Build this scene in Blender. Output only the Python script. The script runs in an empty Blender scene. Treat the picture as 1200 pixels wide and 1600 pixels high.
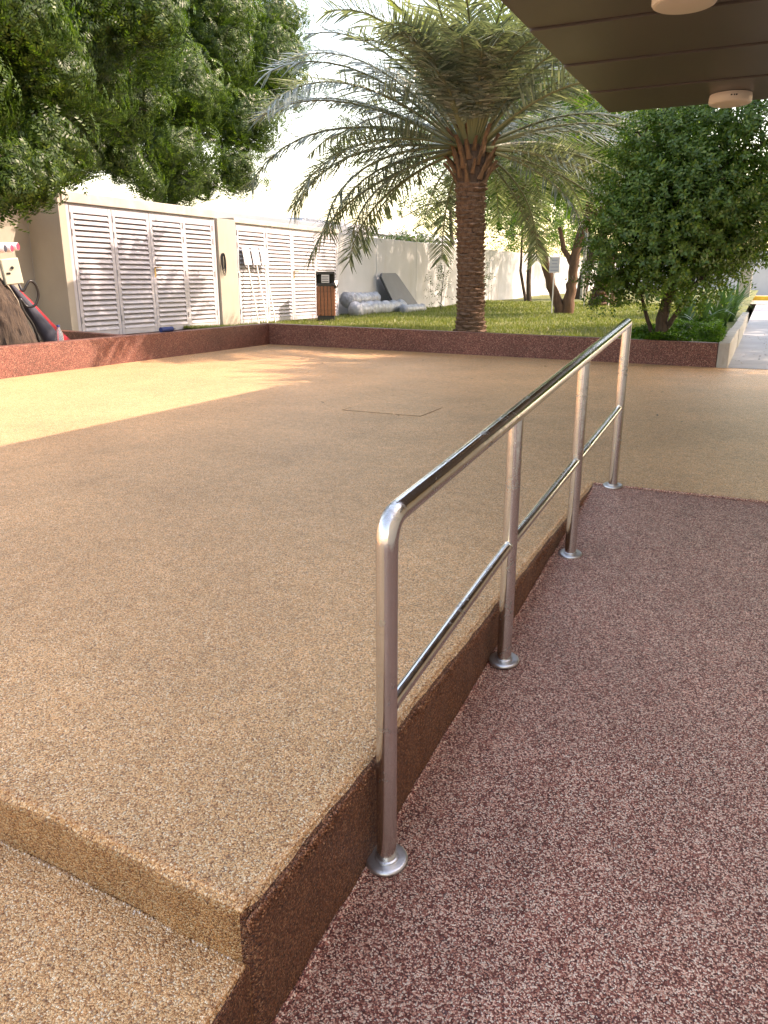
import bpy, bmesh, math, random
import numpy as np
from mathutils import Vector, Matrix
R = math.radians
rng = np.random.default_rng(7); random.seed(7)
sc = bpy.context.scene
C = sc.collection

# ------------------------------------------------------------------ camera
cd = bpy.data.cameras.new('camera'); cam = bpy.data.objects.new('camera', cd); C.objects.link(cam)
cd.sensor_fit = 'VERTICAL'; cd.sensor_height = 36; cd.sensor_width = 27; cd.lens = 27
cd.clip_start = 0.05; cd.clip_end = 1500
cam.location = (0, 0, 1.14)
cam.rotation_euler = (R(90) - math.atan(363 / 1200), 0, R(25.6))
sc.camera = cam
# ------------------------------------------------------------------ sky, sun, exposure
SUN = Vector((2.72, 1.2, 2.74)).normalized()
w = bpy.data.worlds.new('World'); sc.world = w; w.use_nodes = True
wn = w.node_tree; bg = wn.nodes['Background']
sky = wn.nodes.new('ShaderNodeTexSky'); sky.sky_type = 'NISHITA'; sky.sun_disc = False
sky.sun_elevation = math.asin(SUN.z); sky.sun_rotation = math.atan2(SUN.x, SUN.y)
sky.air_density = 1.5; sky.dust_density = 1.6; sky.ozone_density = 1.0; sky.altitude = 0
wn.links.new(sky.outputs[0], bg.inputs[0]); bg.inputs[1].default_value = 0.15
sl = bpy.data.lights.new('sun', 'SUN'); sl.energy = 2.0; sl.angle = R(0.53); sl.color = (1, .925, .86)
so = bpy.data.objects.new('sun', sl); C.objects.link(so)
so.rotation_euler = (-SUN).to_track_quat('-Z', 'Y').to_euler(); so.location = (8, 6, 14)
vs = sc.view_settings; vs.view_transform = 'Standard'; vs.look = 'None'; vs.gamma = 1; vs.exposure = 2.27
vs.use_curve_mapping = False
vs.use_white_balance = True; vs.white_balance_temperature = 8250; vs.white_balance_tint = 21
sc.cycles.use_denoising = True; sc.cycles.denoiser = 'OPENIMAGEDENOISE'; sc.cycles.denoising_input_passes = 'RGB_ALBEDO_NORMAL'; sc.cycles.denoising_prefilter = 'ACCURATE'
sc.cycles.max_bounces = 8; sc.cycles.transparent_max_bounces = 8
sc.cycles.caustics_reflective = False; sc.cycles.caustics_refractive = False

# ------------------------------------------------------------------ materials
def mat(name, col=(.5, .5, .5), rough=.7, metal=0.0, spec=.5):
    m = bpy.data.materials.new(name); m.use_nodes = True
    b = m.node_tree.nodes['Principled BSDF']
    b.inputs['Base Color'].default_value = (*col, 1); b.inputs['Roughness'].default_value = rough
    b.inputs['Metallic'].default_value = metal; b.inputs['Specular IOR Level'].default_value = spec
    return m
class NT:
    def __init__(s, m): s.m = m; s.t = m.node_tree; s.b = s.t.nodes['Principled BSDF']
    def n(s, typ, **kw):
        x = s.t.nodes.new('ShaderNode' + typ)
        for k, v in kw.items():
            if k.startswith('_'): setattr(x, k[1:], v)
            else:
                k2 = k.replace('__', ' ')
                tgt = x.inputs[int(k2[1:])] if k2[0] == 'i' and k2[1:].isdigit() else x.inputs[k2]
                if hasattr(v, 'is_output'): s.t.links.new(v, tgt)
                else: tgt.default_value = v
        return x
    def l(s, a, b): s.t.links.new(a, b)
    def coord(s): return s.n('TexCoord').outputs['Object']
    def ramp(s, fac, stops, interp='LINEAR'):
        r = s.t.nodes.new('ShaderNodeValToRGB'); e = r.color_ramp; e.interpolation = interp
        while len(e.elements) < len(stops): e.elements.new(0.5)
        for el, (p, c) in zip(e.elements, stops):
            el.position = p; el.color = (*c, 1) if len(c) == 3 else c
        s.l(fac, r.inputs[0]); return r.outputs[0]
    def noise(s, vec, scale, detail=3, rough=.55):
        return s.n('TexNoise', Vector=vec, Scale=scale, Detail=detail, Roughness=rough).outputs[0]
    def mul(s, a, b): 
        x = s.n('Math', _operation='MULTIPLY'); 
        for i, v in enumerate((a, b)):
            if hasattr(v, 'is_output'): s.l(v, x.inputs[i])
            else: x.inputs[i].default_value = v
        return x.outputs[0]
    def rng(s, v, a, b, c, d):
        x = s.n('MapRange', Value=v); x.inputs[1].default_value = a; x.inputs[2].default_value = b
        x.inputs[3].default_value = c; x.inputs[4].default_value = d; return x.outputs[0]
    def mix(s, fac, a, b, blend='MIX'):
        x = s.n('Mix', _data_type='RGBA', _blend_type=blend)
        for sock, v in ((x.inputs[0], fac), (x.inputs[6], a), (x.inputs[7], b)):
            if hasattr(v, 'is_output'): s.l(v, sock)
            elif isinstance(v, tuple): sock.default_value = (*v, 1)
            else: sock.default_value = v
        return x.outputs[2]
    def bump(s, h, dist, strength=1.0):
        b = s.n('Bump', Height=h, Distance=dist, Strength=strength); s.l(b.outputs[0], s.b.inputs['Normal']); return b
    def col(s, c): s.l(c, s.b.inputs['Base Color'])
    def rough(s, c): s.l(c, s.b.inputs['Roughness'])

def pebble(name, stops, crevice_shade, scale=255, patch=.12, rough=.42):
    m = mat(name, rough=rough); k = NT(m); v = k.coord()
    wob = k.n('TexNoise', Vector=v, Scale=60.0, Detail=1.0)
    off = k.n('VectorMath', _operation='MULTIPLY_ADD'); k.l(wob.outputs[1], off.inputs[0]); off.inputs[1].default_value = (.006,) * 3; k.l(v, off.inputs[2])
    vo = k.n('TexVoronoi', Vector=off.outputs[0], Scale=float(scale), Randomness=1.0)
    sep = k.n('SeparateColor', Color=vo.outputs['Color'])
    c = k.ramp(sep.outputs[0], stops)
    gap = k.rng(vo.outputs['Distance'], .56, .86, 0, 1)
    c = k.mix(gap, c, crevice_shade)  # crevice shade between the stones, painted into the colour
    big = k.noise(v, 1.3, 4); mid = k.noise(v, 14.0, 3)
    br = k.rng(big, .3, .7, 1 - patch, 1 + patch); br2 = k.rng(mid, .3, .7, .9, 1.1)
    f = k.mul(br, br2)
    sc_ = k.noise(k.n('Mapping', Vector=v, Scale=(1.0, .35, 1.0)).outputs[0], 3.1, 7, .7)
    f = k.mul(f, k.rng(sc_, .56, .74, 1.0, .80)); f = k.mul(f, k.rng(k.noise(v, .55, 3), .58, .7, 1.0, 1.08))
    cc = k.n('CombineColor'); [k.l(f, cc.inputs[i]) for i in range(3)]
    k.col(k.mix(1.0, c, cc.outputs[0], 'MULTIPLY'))
    h = k.rng(vo.outputs['Distance'], 0, .8, 1, 0)
    k.bump(h, .0045, 1.0)
    k.rough(k.rng(sep.outputs[1], 0, 1, rough - .1, rough + .2))
    return m
TAN = [(0, (.22, .085, .032)), (.12, (.47, .215, .085)), (.38, (.70, .365, .155)), (.7, (.81, .465, .215)), (.88, (.88, .59, .33)), (1, (.92, .74, .52))]
MAR = [(0, (.07, .015, .011)), (.25, (.2, .05, .036)), (.45, (.38, .13, .09)), (.58, (.6, .27, .19)), (.8, (.82, .5, .37)), (1, (.9, .7, .55))]
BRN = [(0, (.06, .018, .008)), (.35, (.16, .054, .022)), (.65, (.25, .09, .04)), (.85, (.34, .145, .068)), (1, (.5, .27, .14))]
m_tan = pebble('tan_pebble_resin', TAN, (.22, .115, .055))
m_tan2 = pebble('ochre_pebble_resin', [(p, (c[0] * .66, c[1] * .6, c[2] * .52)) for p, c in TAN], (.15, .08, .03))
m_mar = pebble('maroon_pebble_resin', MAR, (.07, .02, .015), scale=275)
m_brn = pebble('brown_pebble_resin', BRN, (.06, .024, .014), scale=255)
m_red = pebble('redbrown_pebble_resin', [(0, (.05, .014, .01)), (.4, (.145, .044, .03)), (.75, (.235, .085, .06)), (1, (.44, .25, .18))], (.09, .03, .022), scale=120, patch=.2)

def steel():
    m = mat('stainless_steel', (.62, .6, .58), .16, 1.0); k = NT(m); v = k.coord()
    n1 = k.noise(v, 9.0, 5, .65); n2 = k.noise(v, 55.0, 4)
    stain = k.rng(n1, .52, .68, 0, 1)
    st2 = k.mul(stain, k.rng(n2, .42, .6, 0, 1))
    k.col(k.mix(st2, (.64, .615, .59), (.33, .31, .29)))
    k.rough(k.n('Math', _operation='ADD', i0=k.rng(n2, .3, .7, .09, .2), i1=k.mul(st2, .34)).outputs[0])
    k.bump(k.noise(v, 28.0, 4), .0022, .3)
    return m
m_steel = steel()

def plain(name, col, var=.12, rough=.75, scale=3.0, stain=None, bump=.0, bscale=60.0, metal=0.0):
    m = mat(name, col, rough, metal); k = NT(m); v = k.coord()
    n = k.noise(v, scale, 5, .6)
    lo = tuple(c * (1 - var) for c in col); hi = tuple(min(1, c * (1 + var)) for c in col)
    c = k.ramp(n, [(.3, lo), (.7, hi)])
    if stain:
        s2 = k.n('Mapping', Vector=v, Scale=(1, 1, .25)).outputs[0]
        c = k.mix(k.rng(k.noise(s2, scale * 2.2, 6, .65), .52, .75, 0, stain[1]), c, stain[0])
    k.col(c)
    if bump: k.bump(k.noise(v, bscale, 4), bump, .8)
    return m
m_satin = plain('satin_steel', (.56, .55, .54), .12, .36, 40.0, None, .0006, 200.0, 1.0)
m_cream = plain('cream_render', (.35, .32, .265), .07, .85, 1.5, ((.36, .3, .2), .35), .0015, 90.0)
m_pale = plain('pale_wall_paint', (.42, .425, .43), .06, .85, .8, ((.36, .33, .27), .4), .0015, 70.0)
m_slab = plain('weathered_slab', (.4, .375, .33), .14, .85, 4.0, ((.3, .26, .2), .5), .002, 50.0)
m_white = plain('white_door_paint', (.42, .41, .44), .05, .45, 5.0, ((.42, .38, .35), .45))
m_dark = mat('dark_interior', (.03, .028, .026), .8)
m_galv = plain('galvanised_hinge', (.4, .4, .4), .2, .5, 30.0, metal=.8)
m_brass = mat('worn_brass', (.45, .33, .15), .4, 1.0)
m_conc = plain('kerb_concrete', (.36, .345, .31), .16, .9, 5.0, ((.17, .15, .12), .6), .003, 60.0)
m_walk = plain('walkway_concrete', (.3, .305, .32), .15, .75, 1.2, ((.24, .23, .22), .5), .0015, 80.0)
m_soil = plain('garden_soil', (.14, .1, .07), .3, .95, 3.0, None, .02, 25.0)
m_sand = plain('sandy_ground', (.3, .26, .21), .15, .95, .5, None, .01, 10.0)
m_soff = plain('bronze_soffit', (.078, .064, .056), .08, .38, 1.2, None)
m_fascia = plain('bronze_fascia', (.05, .038, .03), .08, .4, 1.0)
m_lamp = mat('lamp_body_plastic', (.72, .66, .6), .4)
m_diff = mat('lamp_diffuser', (.66, .6, .54), .3)
m_ink = mat('dark_ink', (.03, .03, .035), .7)
m_black = plain('black_plastic', (.014, .014, .015), .2, .35, 8.0)
m_wood = plain('bin_wood', (.2, .075, .035), .35, .5, 12.0)
m_board = plain('dark_grey_board', (.07, .075, .085), .15, .5, 2.0)
m_plastic = plain('milky_plastic_sheet', (.29, .31, .34), .3, .32, 5.0, None, .05, 9.0)
m_sign = plain('white_sign_panel', (.46, .46, .48), .05, .4, 5.0)
m_stake = plain('white_stake', (.66, .63, .58), .08, .6, 5.0)
m_blue = mat('blue_sleeve', (.012, .03, .13), .7)
m_redc = mat('red_nylon', (.3, .008, .018), .5)
m_navy = mat('dark_slate_nylon', (.035, .04, .06), .6)
m_box = plain('beige_box_plastic', (.42, .42, .33), .05, .45, 6.0)
m_roll = mat('white_wrapper', (.75, .68, .72), .5)
m_pink = mat('pink_wrapper', (.5, .05, .1), .4)
m_bldg = plain('white_building_paint', (.44, .46, .5), .04, .8, .3)
m_roofg = plain('grey_metal_roof', (.24, .26, .29), .08, .5, .6)
m_inwall = plain('porch_wall_paint', (.66, .58, .48), .04, .8, .8)
m_yel = plain('yellow_kerb_paint', (.7, .42, .04), .1, .7, 4.0)
def bottle_mat():
    m = mat('clear_bottle_plastic', (.9, .95, 1.0), .08); b = m.node_tree.nodes['Principled BSDF']
    b.inputs['Transmission Weight'].default_value = .85; b.inputs['IOR'].default_value = 1.15; return m
m_bottle = bottle_mat()

def bark(name, a, b, sc_=(14, 14, 3.0), bump=.02):
    m = mat(name, a, .9); k = NT(m); v = k.n('Mapping', Vector=k.coord(), Scale=sc_).outputs[0]
    n = k.noise(v, 1.0, 6, .65); k.col(k.ramp(n, [(.3, b), (.65, a)])); k.bump(n, bump, 1.0); return m
m_bark = bark('brown_bark', (.085, .058, .04), (.022, .015, .012), (26, 26, 4.5), .04)
m_bark2 = bark('reddish_bark', (.14, .075, .04), (.06, .03, .018))
m_pbark = bark('palm_leaf_base', (.21, .125, .08), (.06, .033, .022), (22, 22, 8.0), .012)
m_pboot = bark('palm_boot', (.2, .11, .055), (.055, .03, .02), (25, 25, 6.0), .01)
m_pcore = bark('palm_fibre', (.1, .06, .04), (.035, .02, .014), (30, 30, 20.0), .01)

def leaf(name, a, b, c=None, trans=.35, rough=.42, spec=.5):
    m = mat(name, a, rough, 0, spec); k = NT(m)
    g = k.n('NewGeometry'); st = [(0, a), (.75, b)] + ([(1, c)] if c else [])
    col = k.ramp(g.outputs['Random Per Island'], st); k.col(col)
    out = k.t.nodes['Material Output']
    tr = k.n('BsdfTranslucent'); tc = k.mix(1.0, col, (1.35, 1.5, .55), 'MULTIPLY'); k.l(tc, tr.inputs[0])
    ms = k.n('MixShader'); ms.inputs[0].default_value = trans
    k.l(k.b.outputs[0], ms.inputs[1]); k.l(tr.outputs[0], ms.inputs[2]); k.l(ms.outputs[0], out.inputs[0]); return m
m_neem = leaf('neem_leaf', (.024, .055, .012), (.055, .105, .02), (.125, .19, .035), .45)
m_palm = leaf('palm_leaflet', (.085, .112, .095), (.2, .23, .2), (.42, .45, .41), .28, .25, .8)
m_palmy = leaf('young_palm_leaflet', (.13, .16, .08), (.2, .23, .11), None, .34, .35)
m_bush = leaf('bush_leaf', (.05, .11, .02), (.1, .185, .035), (.19, .27, .06), .42)
m_tree = leaf('tree_leaf', (.04, .095, .02), (.085, .165, .03), (.18, .26, .05), .5)
m_fard = leaf('far_tree_leaf', (.04, .075, .03), (.08, .12, .045), None, .35)
m_cover = leaf('ground_cover_leaf', (.05, .13, .015), (.09, .2, .025), (.14, .26, .04), .35)
m_lily = leaf('strap_leaf', (.035, .09, .035), (.07, .14, .05), None, .3, .35)
m_grass = leaf('grass_blade', (.09, .125, .028), (.16, .185, .05), (.3, .27, .11), .35)
m_rach = mat('palm_rachis', (.16, .17, .09), .45)
m_litter = leaf('dry_leaf', (.12, .07, .03), (.2, .13, .06), None, .1)
def lawn_mat():
    m = mat('lawn_turf', rough=.95); k = NT(m); v = k.coord()
    n = k.noise(v, .9, 6, .65); n2 = k.noise(v, 40.0, 4)
    c = k.ramp(n, [(.3, (.11, .14, .035)), (.5, (.16, .175, .05)), (.68, (.28, .25, .11))])
    k.col(k.mix(k.rng(n2, .35, .65, 0, .6), c, (.06, .07, .02))); k.bump(n2, .03, 1.0); return m
m_lawn = lawn_mat()

# ------------------------------------------------------------------ mesh helpers
def link(name, me, m=None, parent=None, smooth=None):
    o = bpy.data.objects.new(name, me); C.objects.link(o)
    if m is not None and not me.materials: me.materials.append(m)
    if parent is not None: o.parent = parent
    return o
def tag(o, label=None, cat=None, group=None, kind=None):
    for k_, v in (('label', label), ('category', cat), ('group', group), ('kind', kind)):
        if v: o[k_] = v
    return o
def empty(name, loc=(0, 0, 0), rz=0.0):
    o = bpy.data.objects.new(name, None); C.objects.link(o); o.location = loc; o.rotation_euler = (0, 0, rz)
    o.empty_display_size = .1; return o
class MB:
    def __init__(s): s.v = []; s.f = []
    def add(s, vs_, fs):
        n = len(s.v); s.v += [tuple(p) for p in vs_]; s.f += [tuple(i + n for i in f) for f in fs]; return s
    def box(s, x0, x1, y0, y1, z0, z1, M=None):
        v = [(x, y, z) for z in (z0, z1) for y in (y0, y1) for x in (x0, x1)]
        if M is not None: v = [M @ Vector(p) for p in v]
        return s.add(v, [(0, 2, 3, 1), (4, 5, 7, 6), (0, 1, 5, 4), (2, 6, 7, 3), (0, 4, 6, 2), (1, 3, 7, 5)])
    def prism(s, poly, y0, y1, axis='y'):
        n = len(poly)
        f3 = {'y': lambda a, b, t: (a, t, b), 'x': lambda a, b, t: (t, a, b), 'z': lambda a, b, t: (a, b, t)}[axis]
        v = [f3(a, b, y0) for a, b in poly] + [f3(a, b, y1) for a, b in poly]
        return s.add(v, [tuple(range(n))[::-1], tuple(range(n, 2 * n))] + [(i, (i + 1) % n, n + (i + 1) % n, n + i) for i in range(n)])
    def tube(s, pts, r, n=12, caps=True, jit=0.0):
        pts = [Vector(p) for p in pts]; rs = r if hasattr(r, '__len__') else [r] * len(pts)
        up = None; rings = []
        for i, p in enumerate(pts):
            t = (pts[min(i + 1, len(pts) - 1)] - pts[max(i - 1, 0)]).normalized()
            if up is None: up = t.orthogonal().normalized()
            up = (up - t * up.dot(t)).normalized(); bi = t.cross(up)
            rings.append([p + (up * math.cos(a) + bi * math.sin(a)) * rs[i] * (1 + random.uniform(-jit, jit)) for a in (2 * math.pi * k_ / n for k_ in range(n))])
        v = [q for rg in rings for q in rg]; f = []
        for i in range(len(pts) - 1):
            for k_ in range(n):
                a = i * n + k_; b = i * n + (k_ + 1) % n; f.append((a, b, b + n, a + n))
        if caps: f += [tuple(range(n))[::-1], tuple(range(len(v) - n, len(v)))]
        return s.add(v, f)
    def lathe(s, prof, n=24, c=(0, 0, 0)):
        v = []; f = []
        for r, z in prof:
            for k_ in range(n):
                a = 2 * math.pi * k_ / n; v.append((c[0] + r * math.cos(a), c[1] + r * math.sin(a), c[2] + z))
        for i in range(len(prof) - 1):
            for k_ in range(n):
                a = i * n + k_; b = i * n + (k_ + 1) % n; f.append((a, b, b + n, a + n))
        f += [tuple(range(n))[::-1], tuple(range(len(v) - n, len(v)))]
        return s.add(v, f)
    def mesh(s, name, smooth=None, bevel=0.0, seg=2):
        me = bpy.data.meshes.new(name); me.from_pydata(s.v, [], s.f)
        if bevel:
            bm = bmesh.new(); bm.from_mesh(me)
            es = [e for e in bm.edges if e.is_manifold and e.calc_face_angle(0) > .6]
            bmesh.ops.bevel(bm, geom=es, offset=bevel, segments=seg, profile=.5, affect='EDGES', clamp_overlap=True)
            bm.to_mesh(me); bm.free()
        if smooth is not None:
            me.shade_smooth(); me.set_sharp_from_angle(angle=R(smooth))
        me.update(); return me
    def obj(s, name, m, parent=None, smooth=None, bevel=0.0, seg=2):
        return link(name, s.mesh(name, smooth, bevel, seg), m, parent)
def np_mesh(name, V, F, m, parent=None):
    V = np.ascontiguousarray(V, dtype=np.float32); F = np.ascontiguousarray(F, dtype=np.int32)
    me = bpy.data.meshes.new(name); k_ = F.shape[1]
    me.vertices.add(len(V)); me.vertices.foreach_set('co', V.ravel())
    me.loops.add(F.size); me.loops.foreach_set('vertex_index', F.ravel())
    me.polygons.add(len(F)); me.polygons.foreach_set('loop_start', np.arange(0, F.size, k_, dtype=np.int32))
    try: me.polygons.foreach_set('loop_total', np.full(len(F), k_, dtype=np.int32))
    except Exception: pass
    me.update(calc_edges=True); return link(name, me, m, parent)
def smooth_path(pts, k=6):
    pts = [Vector(p) for p in pts]; out = []
    for i in range(len(pts) - 1):
        p0, p1, p2, p3 = pts[max(i - 1, 0)], pts[i], pts[i + 1], pts[min(i + 2, len(pts) - 1)]
        for q in range(k):
            t = q / k; out.append(.5 * ((2 * p1) + (p2 - p0) * t + (2 * p0 - 5 * p1 + 4 * p2 - p3) * t * t + (3 * p1 - p0 - 3 * p2 + p3) * t ** 3))
    return out + [pts[-1]]
def struct(o): o['kind'] = 'structure'; return o
def grid_obj(name, xs, ys, zf, m):
    X, Y = np.meshgrid(xs, ys); Z = zf(X, Y); V = np.stack([X, Y, Z], -1).reshape(-1, 3)
    nx, ny = len(xs), len(ys); i = np.arange(nx * ny).reshape(ny, nx)
    F = np.stack([i[:-1, :-1], i[:-1, 1:], i[1:, 1:], i[1:, :-1]], -1).reshape(-1, 4)
    return np_mesh(name, V, F, m)

# ================================================================== THE SETTING
MB().add([(-400, -400, -.75), (400, -400, -.75), (400, 400, -.75), (-400, 400, -.75)], [(0, 1, 2, 3)])
struct(grid_obj('ground', np.linspace(-400, 400, 9), np.linspace(-400, 400, 9), lambda X, Y: X * 0 - .75, m_sand))

def kerb_x(y): return -.733 - .037 * max(0, min(1, (y - .93) / 3.5))
def ramp_z(y): return -.287 + .0938 * (y - 1.47)
YT = ramp_top = 4.47
# raised courtyard paving: the near block left of the ramp plus the wide far block, one mesh, side faces brown
pv = bpy.data.meshes.new('courtyard_paving')
near = .938
def wav(t, a=.0035): return a * (math.sin(t * 9.1) + .7 * math.sin(t * 23.7 + 1) + .5 * math.sin(t * 51 + 2))
outline = [(-14.0, near + .60)] + [(x_, near + .036 * (-.733 - x_) / .717 + wav(x_)) for x_ in np.linspace(-2.6, -.80, 60)]
NR = len(outline)
outline += [(-.774, near + .002), (-.758, near + .006), (-.746, near + .014), (-.739, near + .025), (-.734, near + .04)]
n = 180; N0 = near + .05
outline += [(kerb_x(N0 + (YT - N0) * i / n) + wav(N0 + (YT - N0) * i / n, .0022), N0 + (YT - N0) * i / n) for i in range(1, n)]
outline += [(kerb_x(YT), YT + .004)] + [(kerb_x(YT) + (2.65 + .77) * i / 40, YT + random.uniform(-.004, .004)) for i in range(1, 41)]
outline += [(2.65, 11.52), (-.5, 11.56), (-8.2, 12.2), (-14, 12.3)]
def inset(poly, d_):
    out = []; n_ = len(poly)
    for i_ in range(n_):
        a = Vector(poly[i_ - 1]); b = Vector(poly[i_]); c_ = Vector(poly[(i_ + 1) % n_]); e1 = (b - a).normalized(); e2 = (c_ - b).normalized()
        n1 = Vector((-e1.y, e1.x)); n2 = Vector((-e2.y, e2.x)); m_ = n1 + n2; m_ = m_ / max(.3, m_.dot(n1)); out.append((b.x + m_.x * d_, b.y + m_.y * d_))
    return out
RB = .022
def rounded_slab(me, outline, ztop, zbot, face_mat, top_mats):
    rings_ = [(RB * (1 - math.sin(t)), ztop - RB * (1 - math.cos(t))) for t in (0, R(25), R(50), R(72), R(90))]
    V = []; k_ = len(outline); F = [tuple(range(k_))]; mi = [top_mats]
    for d_, z in rings_ + [(0, zbot)]: V += [(x, y, z) for x, y in inset(outline, d_)]
    for r_ in range(5):
        for i_ in range(k_): j_ = (i_ + 1) % k_; F.append((r_ * k_ + i_, (r_ + 1) * k_ + i_, (r_ + 1) * k_ + j_, r_ * k_ + j_)); mi.append(top_mats if r_ < 2 else face_mat(i_))
    me.from_pydata(V, [], F)
    for p, m_ in zip(me.polygons, mi): p.material_index = m_
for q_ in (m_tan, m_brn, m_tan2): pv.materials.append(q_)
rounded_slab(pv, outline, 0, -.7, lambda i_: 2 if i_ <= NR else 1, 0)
bm = bmesh.new(); bm.from_mesh(pv); bmesh.ops.recalc_face_normals(bm, faces=bm.faces); bm.to_mesh(pv); bm.free()
paving = struct(link('courtyard_paving', pv))
# lower step tread in front of the paving
lo = [(-14, near - .2), (-14, near + .36), (-1.45, near + .0355), (-.7345, near - .0005), (-.727, .82), (-.715, .30), (-14, .45)]
lo = [(-13.9, .6), (-.70, .25), (-.727, .78), (-.735, .87), (-.746, near + .01), (-.765, near + .06), (-1.45, near + .09), (-13.95, near + .68)]
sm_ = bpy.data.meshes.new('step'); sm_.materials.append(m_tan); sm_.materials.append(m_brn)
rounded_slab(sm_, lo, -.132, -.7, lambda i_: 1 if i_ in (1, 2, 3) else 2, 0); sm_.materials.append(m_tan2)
lo2 = [(-13.85, .3), (-.69, -.08), (-.712, .30), (-13.85, .65)]
sm3 = bpy.data.meshes.new('step')
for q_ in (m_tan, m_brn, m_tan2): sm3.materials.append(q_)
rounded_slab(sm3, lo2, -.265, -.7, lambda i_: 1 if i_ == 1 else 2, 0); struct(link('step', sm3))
bm = bmesh.new(); bm.from_mesh(sm_); bmesh.ops.recalc_face_normals(bm, faces=bm.faces); bm.to_mesh(sm_); bm.free()
struct(link('step', sm_))
# ramp
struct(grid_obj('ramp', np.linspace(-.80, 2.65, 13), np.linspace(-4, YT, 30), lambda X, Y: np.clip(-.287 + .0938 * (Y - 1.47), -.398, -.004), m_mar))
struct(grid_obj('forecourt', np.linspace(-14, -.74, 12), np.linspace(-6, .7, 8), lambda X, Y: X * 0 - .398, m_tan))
# lawn, soil, walkway
def lawn_z(X, Y): return .2 + .012 * np.clip(Y - 24, 0, 30) * .7 + .02 * np.sin(X * 1.3 + Y * .7) + .015 * np.sin(Y * 1.9 - X)
def lawn_front(X): return np.where(X > -8.155, 12.24 - .0918 * (X + 8.155), 12.24)
_xs = np.linspace(-10.62, -.5, 44); _ts = np.concatenate([np.linspace(0, .45, 70), np.linspace(.47, 1, 30)])
_X, _T = np.meshgrid(_xs, _ts); _Y = lawn_front(_X) + (62 - lawn_front(_X)) * _T
_i = np.arange(_X.size).reshape(_X.shape)
struct(np_mesh('lawn', np.stack([_X, _Y, lawn_z(_X, _Y)], -1).reshape(-1, 3), np.stack([_i[:-1, :-1], _i[:-1, 1:], _i[1:, 1:], _i[1:, :-1]], -1).reshape(-1, 4), m_lawn))
struct(grid_obj('garden_soil', np.linspace(-14, -8.2, 30), np.linspace(6.45, 20, 60), lambda X, Y: .17 + .02 * np.sin(X * 5 + Y * 3) + .02 * np.sin(Y * 4.1), m_soil))
struct(grid_obj('walkway', np.linspace(-.36, 2.6, 4), np.linspace(11.45, 40, 20), lambda X, Y: X * 0 + .004 + .012 * np.clip(Y - 24, 0, 30) * .3, m_walk))
struct(grid_obj('side_yard', np.linspace(2.6, 40, 9), np.linspace(8.5, 75, 9), lambda X, Y: X * 0 - .012, m_sand))
struct(grid_obj('far_yard', np.linspace(-10, 30, 9), np.linspace(40, 75, 9), lambda X, Y: X * 0 + .08, m_sand))

# loose edge pebbles: the broken stone edge of the resin coat along kerb, step and ramp joint
def ico():
    t = (1 + 5 ** .5) / 2
    v = np.array([(-1, t, 0), (1, t, 0), (-1, -t, 0), (1, -t, 0), (0, -1, t), (0, 1, t), (0, -1, -t), (0, 1, -t), (t, 0, -1), (t, 0, 1), (-t, 0, -1), (-t, 0, 1)]) / 1.9
    f = np.array([(0, 11, 5), (0, 5, 1), (0, 1, 7), (0, 7, 10), (0, 10, 11), (1, 5, 9), (5, 11, 4), (11, 10, 2), (10, 7, 6), (7, 1, 8), (3, 9, 4), (3, 4, 2), (3, 2, 6), (3, 6, 8), (3, 8, 9), (4, 9, 5), (2, 4, 11), (6, 2, 10), (8, 6, 7), (9, 8, 1)])
    return v, f
def rand_rot(n):
    q = rng.normal(size=(n, 4)); q /= np.linalg.norm(q, axis=1)[:, None]; a, b, c_, d = q.T
    return np.stack([1 - 2 * (c_ * c_ + d * d), 2 * (b * c_ - a * d), 2 * (b * d + a * c_), 2 * (b * c_ + a * d), 1 - 2 * (b * b + d * d), 2 * (c_ * d - a * b), 2 * (b * d - a * c_), 2 * (c_ * d + a * b), 1 - 2 * (b * b + c_ * c_)], -1).reshape(-1, 3, 3)
def stone_mat(name, stops):
    m = mat(name, rough=.4); k = NT(m); g = k.n('NewGeometry'); k.col(k.ramp(g.outputs['Random Per Island'], stops)); return m
def pebbles(name, P, m, size=.0028):
    v, f = ico(); n_ = len(P); Q = rand_rot(n_); s_ = size * rng.uniform(.65, 1.25, (n_, 1, 3))
    V = np.einsum('nij,nkj->nki', Q, v[None] * s_) + P[:, None]
    Fc = f[None] + (np.arange(n_) * 12)[:, None, None]
    o = np_mesh(name, V.reshape(-1, 3), Fc.reshape(-1, 3), m, paving); o['kind'] = 'stuff'
    o.data.shade_smooth(); return o
ms_tan = stone_mat('tan_stones', [(p, tuple(v * .8 for v in c)) for p, c in TAN]); ms_brn = stone_mat('brown_stones', BRN); ms_mar = stone_mat('maroon_stones', MAR)
def edge_pts(n_, ya, yb, spread):
    y = ya + (yb - ya) * rng.random(n_) ** 1.35; x = np.array([kerb_x(t) for t in y]); return x, y
x, y = edge_pts(7000, near, YT, 1)
pebbles('edge_pebbles', np.stack([x - .015 - np.abs(rng.normal(0, .008, len(x))), y, -.0015 + rng.normal(0, .0014, len(x))], -1), ms_tan)
x, y = edge_pts(6000, near, YT, 1)
pebbles('kerb_pebbles', np.stack([x + rng.normal(0, .0016, len(x)), y, -.016 - np.abs(rng.normal(0, .014, len(x)))], -1), ms_brn)
x = rng.uniform(-1.75, -.775, 3600); yy = near + .036 * (-.733 - x) / .717
pebbles('step_pebbles', np.stack([x, yy + .015 + np.abs(rng.normal(0, .007, len(x))), -.0015 + rng.normal(0, .0015, len(x))], -1), ms_tan)
ms_pale = stone_mat('pale_dusty_stones', [(0, (.4, .23, .11)), (.7, (.58, .37, .2)), (.9, (.66, .52, .4)), (1, (.72, .66, .6))])
x = rng.uniform(-1.75, -.77, 1300); yy = near + .036 * (-.733 - x) / .717
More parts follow.
